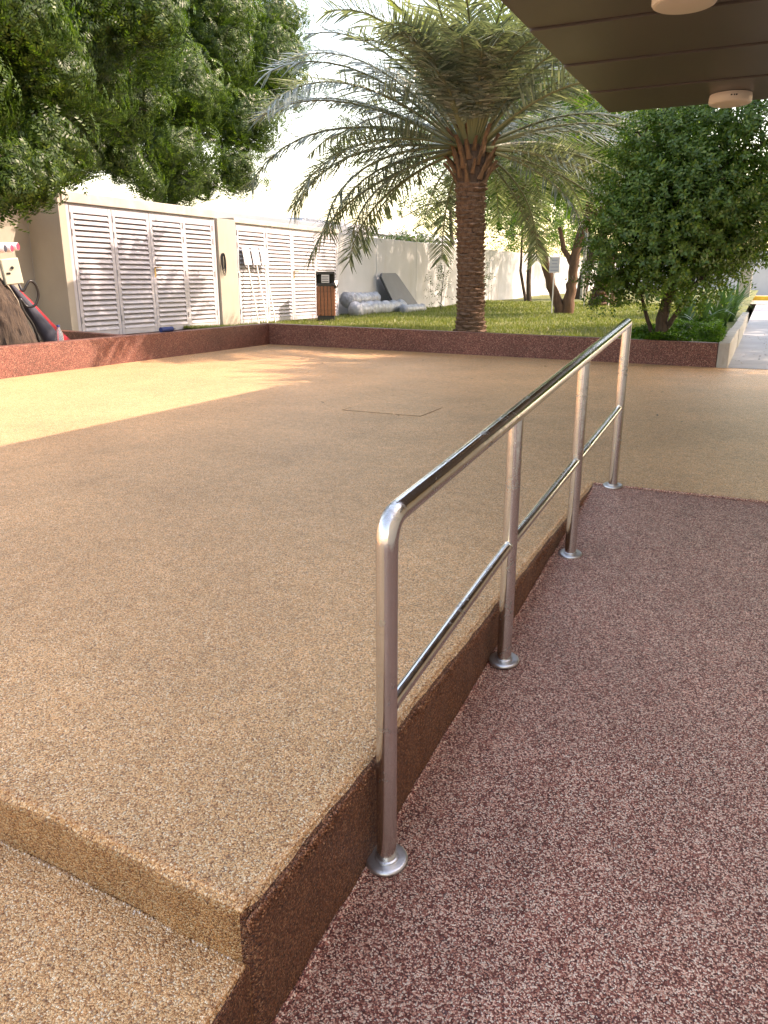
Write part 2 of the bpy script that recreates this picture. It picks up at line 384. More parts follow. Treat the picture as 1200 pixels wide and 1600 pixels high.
pebbles('riser_foot_pebbles', np.stack([x, yy - np.abs(rng.normal(0, .005, len(x))), -.132 + rng.normal(0, .0015, len(x))], -1), ms_pale)
y = rng.uniform(.4, near, 2500); x = -.7335 + (near - y) * .05
pebbles('tread_edge_pebbles', np.stack([x - .015 - np.abs(rng.normal(0, .006, len(x))), y, -.1335 + rng.normal(0, .0015, len(x))], -1), ms_tan)
x = rng.uniform(-.77, .4, 2600)
pebbles('ramp_joint_pebbles', np.stack([x, YT + rng.normal(-.006, .006, len(x)), -.003 + rng.normal(0, .0012, len(x))], -1), ms_mar)
y = .8 + 3.6 * rng.random(4200) ** 1.3; x = np.array([kerb_x(t) for t in y]) + .003
pebbles('ramp_edge_pebbles', np.stack([x + np.abs(rng.normal(0, .006, len(x))), y, ramp_z(y) + rng.normal(0, .0015, len(x))], -1), ms_mar)

# inspection cover let into the paving, same resin on top
cov = empty('inspection_cover', (-2.97, 6.4, 0)); tag(cov, 'square inspection cover outline in the tan pebble paving', 'manhole cover')
MB().box(-.385, .385, -.27, .27, -.02, .003).obj('cover_plate', m_tan, cov)
fr = MB()
for a in ((-.39, .12, -.2755, -.271), (.15, .39, -.2755, -.271), (.386, .39, -.2755, .2), (-.39, -.386, -.2755, -.1)): fr.box(*a, -.02, .0046)
fr.obj('cover_frame', plain('cover_joint', (.3, .17, .08), .3, .8, 20.0), cov)

# ================================================================== PLANTER WALLS
def wall_box(name, a, m, label, cat='planter wall', bev=.006):
    o = MB().box(*a).obj(name, m, None, None, bev); tag(o, label, cat); return o
wl = empty('planter_wall', (-8.2, 9, 0)); tag(wl, 'low red-brown pebble planter wall along the left, sunlit, below the louvred cabinets', 'planter wall')
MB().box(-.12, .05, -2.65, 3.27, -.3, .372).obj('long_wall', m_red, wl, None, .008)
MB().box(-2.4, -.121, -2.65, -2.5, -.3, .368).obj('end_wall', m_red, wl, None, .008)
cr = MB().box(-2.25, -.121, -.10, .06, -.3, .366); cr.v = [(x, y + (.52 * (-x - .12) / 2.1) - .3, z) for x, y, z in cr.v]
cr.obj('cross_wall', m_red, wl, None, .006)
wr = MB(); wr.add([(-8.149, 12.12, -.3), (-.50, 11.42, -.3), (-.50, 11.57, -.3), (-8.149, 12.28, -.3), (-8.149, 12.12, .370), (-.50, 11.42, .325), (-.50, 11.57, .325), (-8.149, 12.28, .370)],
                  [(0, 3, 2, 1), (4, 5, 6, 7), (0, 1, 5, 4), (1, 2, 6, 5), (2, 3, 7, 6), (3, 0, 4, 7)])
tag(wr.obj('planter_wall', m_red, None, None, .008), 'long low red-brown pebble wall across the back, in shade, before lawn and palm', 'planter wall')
# walkway kerb, three concrete lengths
kb = empty('walkway_kerb', (-.42, 11.58, 0)); tag(kb, 'weathered grey concrete kerb between the plant bed and the walkway', 'kerb')
for a, b, dx in ((-.15, 3.4, 0), (3.415, 6.6, .010), (6.615, 11, .0)):
    MB().box(-.075 + dx, .07 + dx, a, b, -.3, .335 - dx * .8).obj('kerb_block', m_conc, kb, None, .012)

# ================================================================== CANOPY
cp = empty('porch_canopy', (.3, 2.8, 2.74)); tag(cp, 'dark bronze panelled canopy soffit overhead', 'canopy')
ys_ = [3.6] + [4.72 + i for i in range(0, 4)] + [8.72]
px0, px1 = -1.66, 2.6
for i in range(len(ys_) - 1):
    ya_, yb_ = ys_[i] + .011 - 2.8, ys_[i + 1] - .011 - 2.8
    MB().prism([(ya_, -.002), (yb_, .010), (yb_, .038), (ya_, .026)], px0 - .3, px1 - .3, 'x').obj('soffit_panel', m_soff, cp, None, .003)
MB().box(px0 - .3 - .012, px1 - .3, 3.6 - 2.8 - .01, 8.73 - 2.8, .052, .42).obj('roof_slab', m_fascia, cp)
def lamp(x, y, label):
    t = empty('ceiling_lamp', (x, y, 2.74)); tag(t, label, 'ceiling lamp', 'round lamps on the canopy soffit')
    MB().lathe([(.178, 0), (.178, -.012), (.182, -.016), (.182, -.062), (.174, -.074), (.165, -.076)], 48).obj('housing', m_lamp, t, 40)
    MB().lathe([(.163, -.06), (.163, -.079), (.12, -.083), (.03, -.085)], 48).obj('diffuser', m_diff, t, 50)
    tx = MB()
    for a0, w_, h_ in ((-.029, .014, .010), (-.003, .010, .012), (.013, .014, .012)):
        tx.box(a0, a0 + w_, -.1845, -.181, -.034 - h_ / 2, -.034 + h_ / 2)
    tx.obj('maker_mark', m_ink, t); t.rotation_euler = (0, 0, R(12)); return t
lamp(-.515, 8.33, 'round pale ceiling lamp near the far edge of the canopy')
lamp(-.64, 5.36, 'round pale ceiling lamp cut off by the top of the picture')
# off-frame porch building carries the canopy, made tall and long to block sun
pb = empty('porch_building', (2.6, 2, 0)); tag(pb, 'unseen pale porch building wall carrying the canopy, made tall to block the sun', 'building')
MB().box(.005, 6, -6, 8.2, -.7, 6.6).obj('wall', m_inwall, pb)

# ================================================================== HANDRAIL
hr = empty('handrail', (-.697, 1.47, -.287)); tag(hr, 'polished stainless steel handrail with four posts beside the ramp', 'handrail')
O = Vector((-.697, 1.47, -.287))
PO = [Vector(p) for p in ((-.697, 1.47, -.287), (-.695, 2.46, -.190), (-.683, 3.46, -.105), (-.665, 4.454, -.007))]
def top_at(y): return .630 + (.913 - .630) * (y - 1.47) / 2.984
rr = .0262
tops = [Vector((p.x, p.y, top_at(p.y))) for p in PO]
d = (tops[3] - tops[0]).normalized(); c0 = tops[0]; br = .062
down = Vector((0, 0, -1)); a0 = c0 + down * br; b0 = c0 + d * br
path = [a0 + down * .012, a0]
for i in range(1, 10):
    t = i / 10; path.append((a0 * (1 - t) + c0 * t) * (1 - t) + (c0 * (1 - t) + b0 * t) * t)
path += [b0] + [b0 + (tops[3] - b0) * (i / 14) for i in range(1, 14)]
e0 = tops[3]; path += [e0 - d * .02, e0 + d * .006]
MB().tube([p - O for p in path], rr, 28).obj('top_rail', m_steel, hr, 40)
for i, p in enumerate(PO):
    tz = tops[i].z - (br + .01 if i == 0 else .012 if i < 3 else -.006)
    post = MB().tube([p - O + Vector((0, 0, .004)), p - O + Vector((0, 0, (tz - p.z) * .5)), Vector((p.x, p.y, tz)) - O], rr - .0004 if i else rr - .0006, 28).obj('post', m_steel, hr, 40)
    sl_ = -.0938
    fl = MB().lathe([(.03, .0), (.053, .0), (.0548, .003), (.0542, .0085), (.051, .0115), (.047, .0125), (.0305, .0128), (.0302, .0165), (.0268, .0185)], 40, (0, 0, .001))
    fl.v = [(x + (p - O).x, y + (p - O).y, z + (p - O).z + y * .0938) for x, y, z in fl.v]
    fl.obj('flange', m_satin, post, 40)
    if i == 0:
        pass
MIDZ = [.150, .262, .352, .452]
mids = [Vector((p.x, p.y, z)) for p, z in zip(PO, MIDZ)]
for i in range(3):
    a, b = mids[i], mids[i + 1]; dd = (b - a).normalized()
    MB().tube([a + dd * .018 - O, (a + b) / 2 - O, b - dd * .019 - O + Vector((.0, 0, 0))], .0178, 22).obj('mid_rail', m_steel, hr, 40)
    for q in (a + dd * .0275, b - dd * .0275):
        MB().tube([q - O - dd * .004, q - O + dd * .004], .0196, 22).obj('weld_collar', m_steel, hr, 40)

# ================================================================== LOUVRED CABINETS
def door_mesh(w_, h_, st=.075, tp=.11, bt=.10, th=.045):
    b = MB(); b.box(0, th, 0, st, 0, h_); b.box(0, th, w_ - st, w_, 0, h_)
    b.box(0, th - .001, st, w_ - st, h_ - tp, h_); b.box(0, th - .001, st, w_ - st, 0, bt)
    return b.mesh('door', None, .004, 1)
def slat_mesh(w_):
    b = MB(); poly = [(-.004, .034), (.004, .038), (.05, -.032), (.05, -.042), (.04, -.042)]
    b.prism(poly, 0, w_); return b.mesh('slat', None)
def cabinet(name, y0, y1, x, z0, z1, slab, label, nsl, handle_on, piers):
    t = empty(name, (x, y0, z0)); tag(t, label, 'louvred cabinet', 'louvred utility cabinets')
    L = y1 - y0; H = z1 - z0; dw = (L - .10) / 4
    bk = MB(); bk.box(-.60, -.56, .02, L - .02, -.1, H); bk.obj('back_panel', m_dark, t)
    fm = MB(); fm.box(-.04, .015, -.02, .045, -.02, H + .03); fm.box(-.04, .015, L - .045, L + .02, -.02, H + .03); fm.box(-.04, .0145, .045, L - .045, H, H + .03)
    fm.obj('door_frame', m_white, t, None, .004, 1)
    if piers: MB().box(-.70, .02, -.165, -.022, -.3, H + .172).obj('end_wall', m_cream, t, None, .006)
    s0, s1, th = slab; MB().box(-.70, .055, s0, s1, H + .032, H + .032 + th).obj('top_slab', m_slab, t, None, .012)
    dm = door_mesh(dw - .008, H - .012); sw = dw - .008 - .15; smh = slat_mesh(sw)
    hz = H - .012 - .21; pitch = hz / nsl
    for i in range(4):
        dr = link('door', dm, m_white, t); dr.location = (-.028, .05 + i * dw + .004, .006)
        if i == 2: dr.rotation_euler = (0, 0, R(-.6))
        for j in range(nsl):
            s_ = link('slat', smh, m_white, dr); s_.location = (.004, .075, .10 + (j + .5) * pitch); s_.rotation_euler = (0, random.uniform(-.05, .05), 0)
        for hzv in (.28, H * .5, H * .8, H * .92):
            yy_ = .012 if i in (0, 1) else dw - .03
            hb = MB().tube([(.05, yy_, hzv - .05), (.05, yy_, hzv + .05)], .008, 8).obj('hinge', m_galv, dr, 40)
        if i == handle_on:
            h = MB(); h.box(.045, .052, .025, .06, H * .47, H * .47 + .16); h.tube([(.05, .042, H * .55), (.095, .042, H * .55), (.10, .06, H * .55), (.10, .17, H * .548)], .011, 8)
            h.obj('handle', m_brass, dr, 40)
    return t
cabinet('louvred_cabinet', 9.66, 13.44, -10.27, .2, 2.29, (-.10, 3.80, .165), 'white louvred cabinet nearest the tree, fully sunlit four doors under a thick weathered slab', 22, 2, True)
cabinet('louvred_cabinet', 14.13, 18.6, -10.27, .2, 2.25, (-.06, 4.5, .10), 'white louvred cabinet behind the litter bin with sign boards leaning on it', 22, 2, False)
tag(MB().box(-10.97, -10.20, 13.48, 14.09, -.2, 2.33).obj('masonry_pier', m_cream, None, None, .008), 'cream masonry pier between the two louvred cabinets', 'pier')
cw = MB()
for i in range(4):
    cw.tube([(-10.185 + .012 * i, 13.57 + .055 * math.sin(a), 1.5 + (.16 + .02 * i) * math.cos(a) - .02 * i) for a in (2 * math.pi * q / 20 for q in range(21))], .007, 6, False)
tag(cw.obj('cable_coil', m_black, None, 60), 'coil of dark cable hung on the cream pier', 'cable coil')
# walls
bw = empty('boundary_wall', (-10.97, 4, 0)); tag(bw, 'cream boundary wall at the left edge behind the tree trunk', 'wall')
for a, b in ((-9, -3), (-2.994, 1.5), (1.506, 5.5)):
    MB().box(-.2, 0, a, b, -.5, 2.44).obj('wall_panel', m_cream, bw, None, .005)
fw = empty('boundary_wall', (-10.6, 18.6, 0)); tag(fw, 'long pale boundary wall receding behind lawn and palm', 'wall')
for i in range(15):
    MB().box(-.16, random.uniform(-.004, .004), i * 3 + .006, i * 3 + 2.994, -.3, 2.32 + .004 * i).obj('wall_panel', m_pale, fw, None, .006, 1)
ew = empty('end_wall', (0, 63.6, 0)); tag(ew, 'white wall closing the far end of the garden', 'wall')
for i in range(14):
    MB().box(-11 + i * 3 + .006, -11 + i * 3 + 2.994, 0, .2, -.3, 3.1).obj('wall_panel', m_pale, ew)
gp_ = empty('gate_pillar', (-.95, 41, 0)); tag(gp_, 'beige pillar at the far end of the walkway', 'pillar')
MB().box(-.25, .25, -.25, .25, -.1, 1.5).obj('shaft', m_cream, gp_, None, .01); MB().box(-.3, .3, -.3, .3, 1.502, 1.6).obj('cap', m_slab, gp_, None, .01)
tag(MB().box(-2, 12, 47, 47.3, .0, .3).obj('yellow_kerb', m_yel, None, None, .03), 'yellow painted kerb at the far end of the walkway', 'kerb')

# far buildings beyond the wall
def far_building(name, x0, x1, y0, y1, h, label, m, win=0, roof=None):
    t = empty(name, (x0, y0, 0)); tag(t, label, 'building')
    MB().box(0, x1 - x0, 0, y1 - y0, -.7, h).obj('wall', m, t)
    MB().box(-.15, x1 - x0 + .15, -.15, y1 - y0 + .15, h + .003, h + .35).obj('parapet', roof or m, t, None, .03, 1)
    for i in range(win):
        MB().box(x1 - x0 - .02, x1 - x0 + .03, 1 + i * 3, 2.3 + i * 3, h - 1.8, h - .6).obj('window', m_dark, t)
far_building('white_building', -30, -19.5, 32, 52, 3.5, 'bright white building beyond the wall, left of the palm trunk', m_bldg, 3)
far_building('shed', -34, -16.5, 17, 31, 2.95, 'grey roofed shed beyond the louvred cabinets', m_bldg, 0, m_roofg)

# ================================================================== VEGETATION
def leaflet(base, d_, side, L, W, fold=.25):
    """one diamond leaf: base, two shoulders, tip"""
    base = np.asarray(base); d_ = d_ / np.linalg.norm(d_); s_ = side - d_ * np.dot(side, d_); s_ = s_ / (np.linalg.norm(s_) + 1e-9)
    nrm = np.cross(d_, s_); m1 = base + d_ * L * .42
    return [base, m1 + s_ * W / 2 + nrm * W * fold, base + d_ * L, m1 - s_ * W / 2 + nrm * W * fold]
def neem_tpl(seed, nl=9, Lr=.31):
    r_ = np.random.default_rng(seed); out = []
    for i in range(nl):
        az = 2 * math.pi * (i * .382) + r_.uniform(-.3, .3); el = r_.uniform(-.35, .75); d_ = np.array([math.cos(az) * math.cos(el), math.sin(az) * math.cos(el), math.sin(el)])
        L = Lr * r_.uniform(.75, 1.2); p = np.zeros(3); npair = 6; step = L / (npair + 1)
        for j in range(npair + 1):
            d_ = d_ + np.array([0, 0, -.17]); d_ /= np.linalg.norm(d_); p = p + d_ * step
            lat = np.cross(d_, [0, 0, 1.0]); lat /= np.linalg.norm(lat) + 1e-9
            if j == 0: continue
            for sgn in (-1, 1):
                dl = lat * sgn * .8 + d_ * .55 + np.array([0, 0, -.28]); out += leaflet(p, dl, d_, .08 * (1 - .05 * j) * r_.uniform(.85, 1.15), .025)
        out += leaflet(p, d_, lat, .06, .02)
    return np.array(out)
def twig_tpl(seed, nl=14, L=.2, ll=.055, lw=.03, droop=.0):
    r_ = np.random.default_rng(seed); out = []
    for i in range(nl):
        t = i / nl; p = np.array([0, 0, t * L]); az = i * 2.4; el = r_.uniform(-.1, .9) - droop
        d_ = np.array([math.cos(az) * math.cos(el), math.sin(az) * math.cos(el), math.sin(el)]); sd = np.array([-math.sin(az), math.cos(az), r_.uniform(-.4, .4)])
        out += leaflet(p + d_ * .012, d_, sd, ll * r_.uniform(.7, 1.2), lw * r_.uniform(.8, 1.15))
    return np.array(out)
def scatter(name, tpls, P, D, m, parent, smin=.8, smax=1.2):
    """copies of the leaf-spray templates, z axis along D, at P, as one crown mesh"""
    n_ = len(P); D = D / (np.linalg.norm(D, axis=1)[:, None] + 1e-9); a = rng.uniform(0, 2 * math.pi, n_)
    ref = np.where(np.abs(D[:, 2:3]) > .9, np.array([[1., 0, 0]]), np.array([[0, 0, 1.]]))
    u = np.cross(ref, D); u /= np.linalg.norm(u, axis=1)[:, None]; v = np.cross(D, u)
    u2 = u * np.cos(a)[:, None] + v * np.sin(a)[:, None]; v2 = np.cross(D, u2)
    B = np.stack([u2, v2, D], -1); s_ = rng.uniform(smin, smax, n_); k_ = rng.integers(0, len(tpls), n_); Vs = []
    for j, T in enumerate(tpls):
        i = np.where(k_ == j)[0]
        if len(i): Vs.append((np.einsum('nij,kj->nki', B[i], T) * s_[i, None, None] + P[i, None]).reshape(-1, 3))
    V = np.concatenate(Vs); return np_mesh(name, V, np.arange(len(V)).reshape(-1, 4), m, parent)
def lobes_pts(lobes, n_, shell=.5, flat=.85, up=.35, jit=.17):
    L = np.array(lobes, float); wgt = L[:, 3] ** 2; k_ = rng.choice(len(L), n_, p=wgt / wgt.sum())
    d_ = rng.normal(size=(n_, 3)); d_ /= np.linalg.norm(d_, axis=1)[:, None]
    rad = shell + (1 - shell) * rng.random(n_) ** .6; rad *= 1 + jit * rng.normal(size=n_)
    P = L[k_, :3] + d_ * (L[k_, 3] * rad)[:, None] * np.array([1, 1, flat]); D = d_ + np.array([0, 0, up]); return P, D
def limb(mb, pts, r0, r1, n=9, jit=.06):
    pts = [Vector(p) for p in pts]; fine = []
    for i in range(len(pts) - 1):
        for q in range(4): fine.append(pts[i].lerp(pts[i + 1], q / 4) + Vector([random.uniform(-.3, .3) * r1 for _ in range(3)]))
    fine.append(pts[-1]); m_ = len(fine) - 1
    mb.tube(fine, [r0 + (r1 - r0) * i / m_ for i in range(m_ + 1)], n, True, jit)
def tree(name, label, base, trunk_paths, lobes, nspr, tpls, ml, mb_, up=.3, shell=.45, group=None, smin=.8, smax=1.2, flat=.85, twigs=True):
    t = empty(name, base); tag(t, label, 'tree', group); B = Vector(base)
    tr = MB()
    for q, (pts, r0, r1) in enumerate(trunk_paths):
        if r0 > .3 and q == 0: rugged(tr, [Vector(p) - B for p in pts], r0, r1)
        else: limb(tr, [Vector(p) - B for p in pts], r0, r1, 12)
    tr.obj('trunk', mb_, t, 60)
    if twigs:
        bb = MB(); ends = [Vector(p[0][-1]) for p in trunk_paths]
        for x, y, z, r_ in lobes:
            c_ = Vector((x, y, z)); e = min(ends, key=lambda q: (q - c_).length); mid = e.lerp(c_, .5) + Vector((random.uniform(-.2, .2), random.uniform(-.2, .2), .15))
            limb(bb, [e - B, mid - B, c_ - B], .05, .02, 6)
            for q in range(3):
                dv = Vector((random.gauss(0, 1), random.gauss(0, 1), random.gauss(.2, .7))).normalized() * r_ * .8
                limb(bb, [c_ - B, c_ + dv * .5 - B + Vector((0, 0, .05)), c_ + dv - B], .018, .006, 5)
        bb.obj('branch', mb_, t, 60)
    P, D = lobes_pts(lobes, nspr, shell, flat, up); scatter('crown', tpls, P - np.array(base), D, ml, t, smin, smax); return t
from mathutils import noise as mnoise
def rugged(mb, pts, r0, r1, n=72, rings=70, depth=.035):
    P_ = smooth_path(pts, 24); P_ = [P_[int(i * (len(P_) - 1) / rings)] for i in range(rings + 1)]; v = []; f = []
    for i, p in enumerate(P_):
        t = i / rings; r_ = r0 + (r1 - r0) * t + .12 * max(0, .12 - t)
        for k_ in range(n):
            a = 2 * math.pi * k_ / n; q = Vector((math.cos(a) * 5, math.sin(a) * 5, p.z * 2.2)); w_ = mnoise.noise(q * .6) * 1.2
            h_ = abs(mnoise.noise(Vector((math.cos(a) * 6 + w_, math.sin(a) * 6, p.z * 3 + w_)))) * 1.6 + .4 * mnoise.noise(q * 3)
            rr_ = r_ + depth * (h_ - .4); v.append((p.x + math.cos(a) * rr_, p.y + math.sin(a) * rr_, p.z))
    for i in range(rings):
        for k_ in range(n): a = i * n + k_; b = i * n + (k_ + 1) % n; f.append((a, b, b + n, a + n))
    mb.add(v, f)
NE = [neem_tpl(i) for i in range(5)]
LOB_A = [(-10, 9.84, 4.46, .8), (-9.5, 8.7, 3.8, .72), (-9.3, 8.45, 2.92, .42), (-9, 8.06, 4.31, .7), (-9.5, 9.94, 5.05, .8), (-9.15, 8.7, 2.78, .3), (-9.25, 7.85, 2.55, .32), (-8.8, 10.3, 4.85, .5),
         (-10.5, 11.68, 5.13, .8), (-9.3, 7.2, 3.3, .7), (-9.6, 9.0, 6.2, 1.1), (-9.0, 6.6, 5.2, 1.1), (-10.2, 7.4, 4.6, 1.0), (-10.8, 9.8, 6.6, 1.2), (-9.5, 5.4, 4.0, 1.0), (-10.3, 10.6, 4.0, .5), (-9.1, 7.75, 2.45, .32), (-9.0, 8.2, 2.65, .32), (-9.1, 8.6, 2.6, .25), (-9.0, 7.6, 2.2, .28), (-8.95, 7.95, 2.35, .28), (-9.3, 7.3, 2.6, .4), (-10.6, 9.0, 3.5, .75), (-11.3, 10.3, 3.7, .8), (-10.9, 8.4, 4.4, .8), (-11.6, 9.4, 3.2, .5)]
tree('neem_tree', 'large drooping green tree at the left edge, its leaning trunk beside the planter wall', (-9.05, 7.15, .15),
     [([(-8.95, 7.3, .1), (-9.08, 7.15, .8), (-9.4, 6.95, 1.6), (-9.8, 6.9, 2.4)], .36, .22), ([(-9.8, 6.9, 2.4), (-9.9, 7.8, 3.4), (-9.9, 9.0, 4.4), (-10, 10, 5.2)], .17, .07), ([(-9.8, 6.9, 2.4), (-9.6, 6.5, 3.6), (-9.4, 6.4, 4.8)], .16, .06)],
     [(a, b, c_, r_ * 1.2) for a, b, c_, r_ in LOB_A], 2900, NE, m_neem, m_bark, -.15, .3)
LOB_B = [(-11.5, 17.57, 5.97, 1.0), (-11.3, 16.11, 4.5, .85), (-11.8, 15.73, 5.87, 1.0), (-11.25, 15.6, 3.45, .55), (-11.25, 13.66, 3.6, .65), (-11.5, 14.17, 4.79, .93), (-11, 11.9, 4.1, .75), (-11.25, 12.0, 3.25, .45),
         (-11.5, 15.42, 6.62, .95), (-11.5, 17.9, 7.0, .75), (-11.25, 12.7, 2.95, .32), (-12.2, 13.0, 5.6, 1.0), (-12.6, 15, 7.8, 1.4), (-12.8, 17.2, 8.0, 1.2), (-13, 13, 7, 1.3), (-12.6, 11.2, 4.6, 1.0), (-12.4, 10.6, 3.3, .6), (-13, 16, 5, 1.2), (-12.8, 13.5, 3.9, .8), (-12.3, 16.9, 5.1, .8), (-11.6, 14.8, 3.2, .4), (-11.7, 14.1, 3.0, .45), (-11.4, 11.2, 3.3, .5)]
tree('neem_tree', 'large drooping green tree standing behind the louvred cabinets', (-12.4, 14.4, -.3),
     [([(-12.4, 14.4, -.3), (-12.3, 14.4, 1.5), (-12.4, 14.5, 3.0)], .3, .24), ([(-12.4, 14.5, 3), (-12.0, 13.6, 4.4), (-11.9, 13.1, 5.2)], .16, .07), ([(-12.4, 14.5, 3), (-12.0, 15.4, 4.6), (-11.8, 16.2, 6)], .17, .07), ([(-12.4, 14.5, 3), (-12.8, 14.8, 5), (-12.8, 15, 7)], .16, .06)],
     [(a, b, c_, r_ * 1.18) for a, b, c_, r_ in LOB_B], 4200, NE, m_neem, m_bark, -.15, .3)

# ---- date palm
PB = Vector((-4.5, 12.83, .18)); palm = empty('date_palm', PB); tag(palm, 'date palm with grey-green arching fronds and ringed trunk', 'palm tree')
lean = lambda z: Vector((-.09 * (z / 2.9), .0, z))
def tr_r(z): return .245 - .05 * min(1, z / .5) + .02 * max(0, min(1, (z - 1.9) / .7))
MB().tube([lean(z) for z in np.linspace(0, 2.85, 24)], [tr_r(z) - .012 for z in np.linspace(0, 2.85, 24)], 20).obj('trunk_core', m_pcore, palm, 50)
def boss(w_, h_, pr):
    b = MB()
    v = [(-w_ / 2, -.02, -h_ * .25), (w_ / 2, -.02, -h_ * .25), (w_ * .42, -.02, h_ * .5), (-w_ * .42, -.02, h_ * .5),
         (-w_ * .46, .012, -h_ * .3), (0, .02, -h_ * .5), (w_ * .46, .012, -h_ * .3), (w_ * .47, pr * .75, h_ * .42), (0, pr, h_ * .22), (-w_ * .47, pr * .75, h_ * .42), (0, pr * .3, h_ * .55)]
    b.add(v, [(0, 4, 5, 6, 1), (4, 9, 8, 5), (5, 8, 7, 6), (9, 10, 8), (8, 10, 7), (0, 3, 9, 4), (1, 6, 7, 2), (3, 2, 7, 10, 9), (0, 1, 2, 3)]); return b.mesh('leaf_base')
bms = [boss(.19, .085, .06), boss(.18, .08, .05), boss(.195, .09, .072)]
for me in bms: me.materials.append(m_pbark)
rings = 36
for i in range(rings):
    z = .04 + i * .068
    for j in range(8):
        a = 2 * math.pi * (j + .5 * (i % 2) + i * .06) / 8 + random.uniform(-.06, .06); o = link('leaf_base', random.choice(bms), None, palm)
        r_ = tr_r(z); o.location = lean(z + random.uniform(-.012, .012)) + Vector((math.cos(a), math.sin(a), 0)) * (r_ - .012); o.rotation_euler = (random.uniform(-.2, .12), random.uniform(-.12, .12), a - math.pi / 2); s_ = r_ / .2 * random.uniform(.92, 1.08); o.scale = (s_, random.uniform(.8, 1.3), random.uniform(.9, 1.1))
bt_m = []
for q in range(2):
    b = MB(); w0, w1, L = .13, .05, .42
    v = []
    for t in (0, .35, .7, 1):
        w_ = w0 + (w1 - w0) * t ** .7; y_ = .02 + .12 * t ** 1.6; v += [(-w_ / 2, y_ - .03, L * t), (w_ / 2, y_ - .03, L * t), (w_ * .3, y_ + .015, L * t), (-w_ * .3, y_ + .015, L * t)]
    f = [(0, 3, 2, 1), (12, 13, 14, 15)]
    for i in range(3):
        for j in range(4): f.append((i * 4 + j, i * 4 + (j + 1) % 4, i * 4 + 4 + (j + 1) % 4, i * 4 + 4 + j))
    b.add(v, f); me = b.mesh('boot', 40); me.materials.append(m_pboot); bt_m.append(me)
for i in range(44):
    z = 2.42 + .72 * (i / 44); a = i * 2.39996; o = link('boot', bt_m[i % 2], None, palm); r_ = .2 + .05 * math.sin(math.pi * min(1, (z - 2.4) / .6)) - .12 * max(0, (z - 2.85))
    o.location = lean(z) + Vector((math.cos(a), math.sin(a), 0)) * r_; o.rotation_euler = (random.uniform(-.45, -.1) * .9, random.uniform(-.15, .15), a - math.pi / 2); s_ = random.uniform(.75, 1.1); o.scale = (s_, s_, s_ * random.uniform(.6, 1.1))
MB().lathe([(.2, 2.4), (.25, 2.6), (.26, 2.8), (.2, 3.05), (.12, 3.3), (.05, 3.5)], 18, (-.08, 0, 0)).obj('fibre_heart', m_pcore, palm, 60)
def frond(az, el, L, droop, seed, mlf):
    r_ = np.random.default_rng(seed); ns = 34; hd = np.array([math.cos(az), math.sin(az), 0.]); side = np.array([-math.sin(az), math.cos(az), 0.]); twist = r_.uniform(-.5, .5); bend = r_.uniform(-.18, .18)
    p = np.array([-.09, 0, 2.98]) + hd * .14; e = el; pts = [p]; dirs = []
    for i in range(ns):
        t = i / ns; e -= droop * (.35 + 1.6 * t * t) / ns; hh = hd * math.cos(bend * t) + side * math.sin(bend * t); d_ = hh * math.cos(e) + np.array([0, 0, math.sin(e)]); dirs.append(d_); p = p + d_ * L / ns; pts.append(p)
    dirs.append(dirs[-1]); pts = np.array(pts); vs_ = []
    npr = int(82 * L / 3.4)
    for i in range(npr):
        t = .2 + .8 * (i + r_.uniform(-.3, .3)) / npr; t = min(max(t, .18), .995); k_ = t * ns; i0 = min(int(k_), ns - 1); q = pts[i0] + (pts[i0 + 1] - pts[i0]) * (k_ - i0); d_ = dirs[i0]
        lat = np.cross(d_, [0, 0, 1.]); nl = np.linalg.norm(lat); lat = side * -1 if nl < .15 else lat / nl
        upv = np.cross(lat, d_); ca, sa = math.cos(twist * t), math.sin(twist * t); lat2 = lat * ca + upv * sa; up2 = upv * ca - lat * sa
        ll = .6 * (1 - .55 * abs(t - .45) ** 1.2 * 1.6) * r_.uniform(.85, 1.1) * (L / 3.4) ** .5 * (.62 if t < .28 else 1)
        for sgn in (-1, 1):
            fw_ = .42 + .62 * t + r_.uniform(-.07, .07); vv = r_.choice([.6, .2, -.3]) + r_.uniform(-.08, .08)
            dl = lat2 * sgn + d_ * fw_ + up2 * vv; dl /= np.linalg.norm(dl); W = .027 * r_.uniform(.8, 1.2)
            wd = np.cross(dl, up2 + lat2 * sgn * .5 + r_.normal(0, .12, 3)); wd /= np.linalg.norm(wd) + 1e-9; m1 = q + dl * ll * .45; sag = np.array([0, 0, -.05 * ll * r_.uniform(.8, 2.2)])
            tip = q + dl * ll + sag
            vs_ += [q - wd * W * .3, m1 - wd * W * .5, m1 + wd * W * .5, q + wd * W * .3, m1 - wd * W * .5, tip - wd * .0008, tip + wd * .0008, m1 + wd * W * .5]
    V = np.array(vs_); o = np_mesh('frond', V, np.arange(len(V)).reshape(-1, 4), mlf, palm)
    rc = MB().tube([Vector(a) for a in pts[::3]] + [Vector(pts[-1])], [.024 * (1 - .85 * (i / 12)) + .003 for i in range(len(pts[::3]) + 1)], 6).obj('rachis', m_rach, o, 60)
    return o
NF = 92
for i in range(NF):
    u = i / (NF - 1); az = i * 2.39996 + random.uniform(-.2, .2)
    el = R(87 - 106 * u ** .85) + random.uniform(-.08, .08)
    L = (2.5 + 1.05 * math.sin(math.pi * min(1, u * .8 + .15))) * random.uniform(.88, 1.1)
    dcam = abs((az - R(-70) + math.pi) % (2 * math.pi) - math.pi)
    if u > .3 and dcam < R(42): el = max(el, R(50)); L *= .8
    frond(az, el, L, random.uniform(1.0, 1.6) + .3 * (1 - u), 100 + i, m_palmy if u < .12 else m_palm)

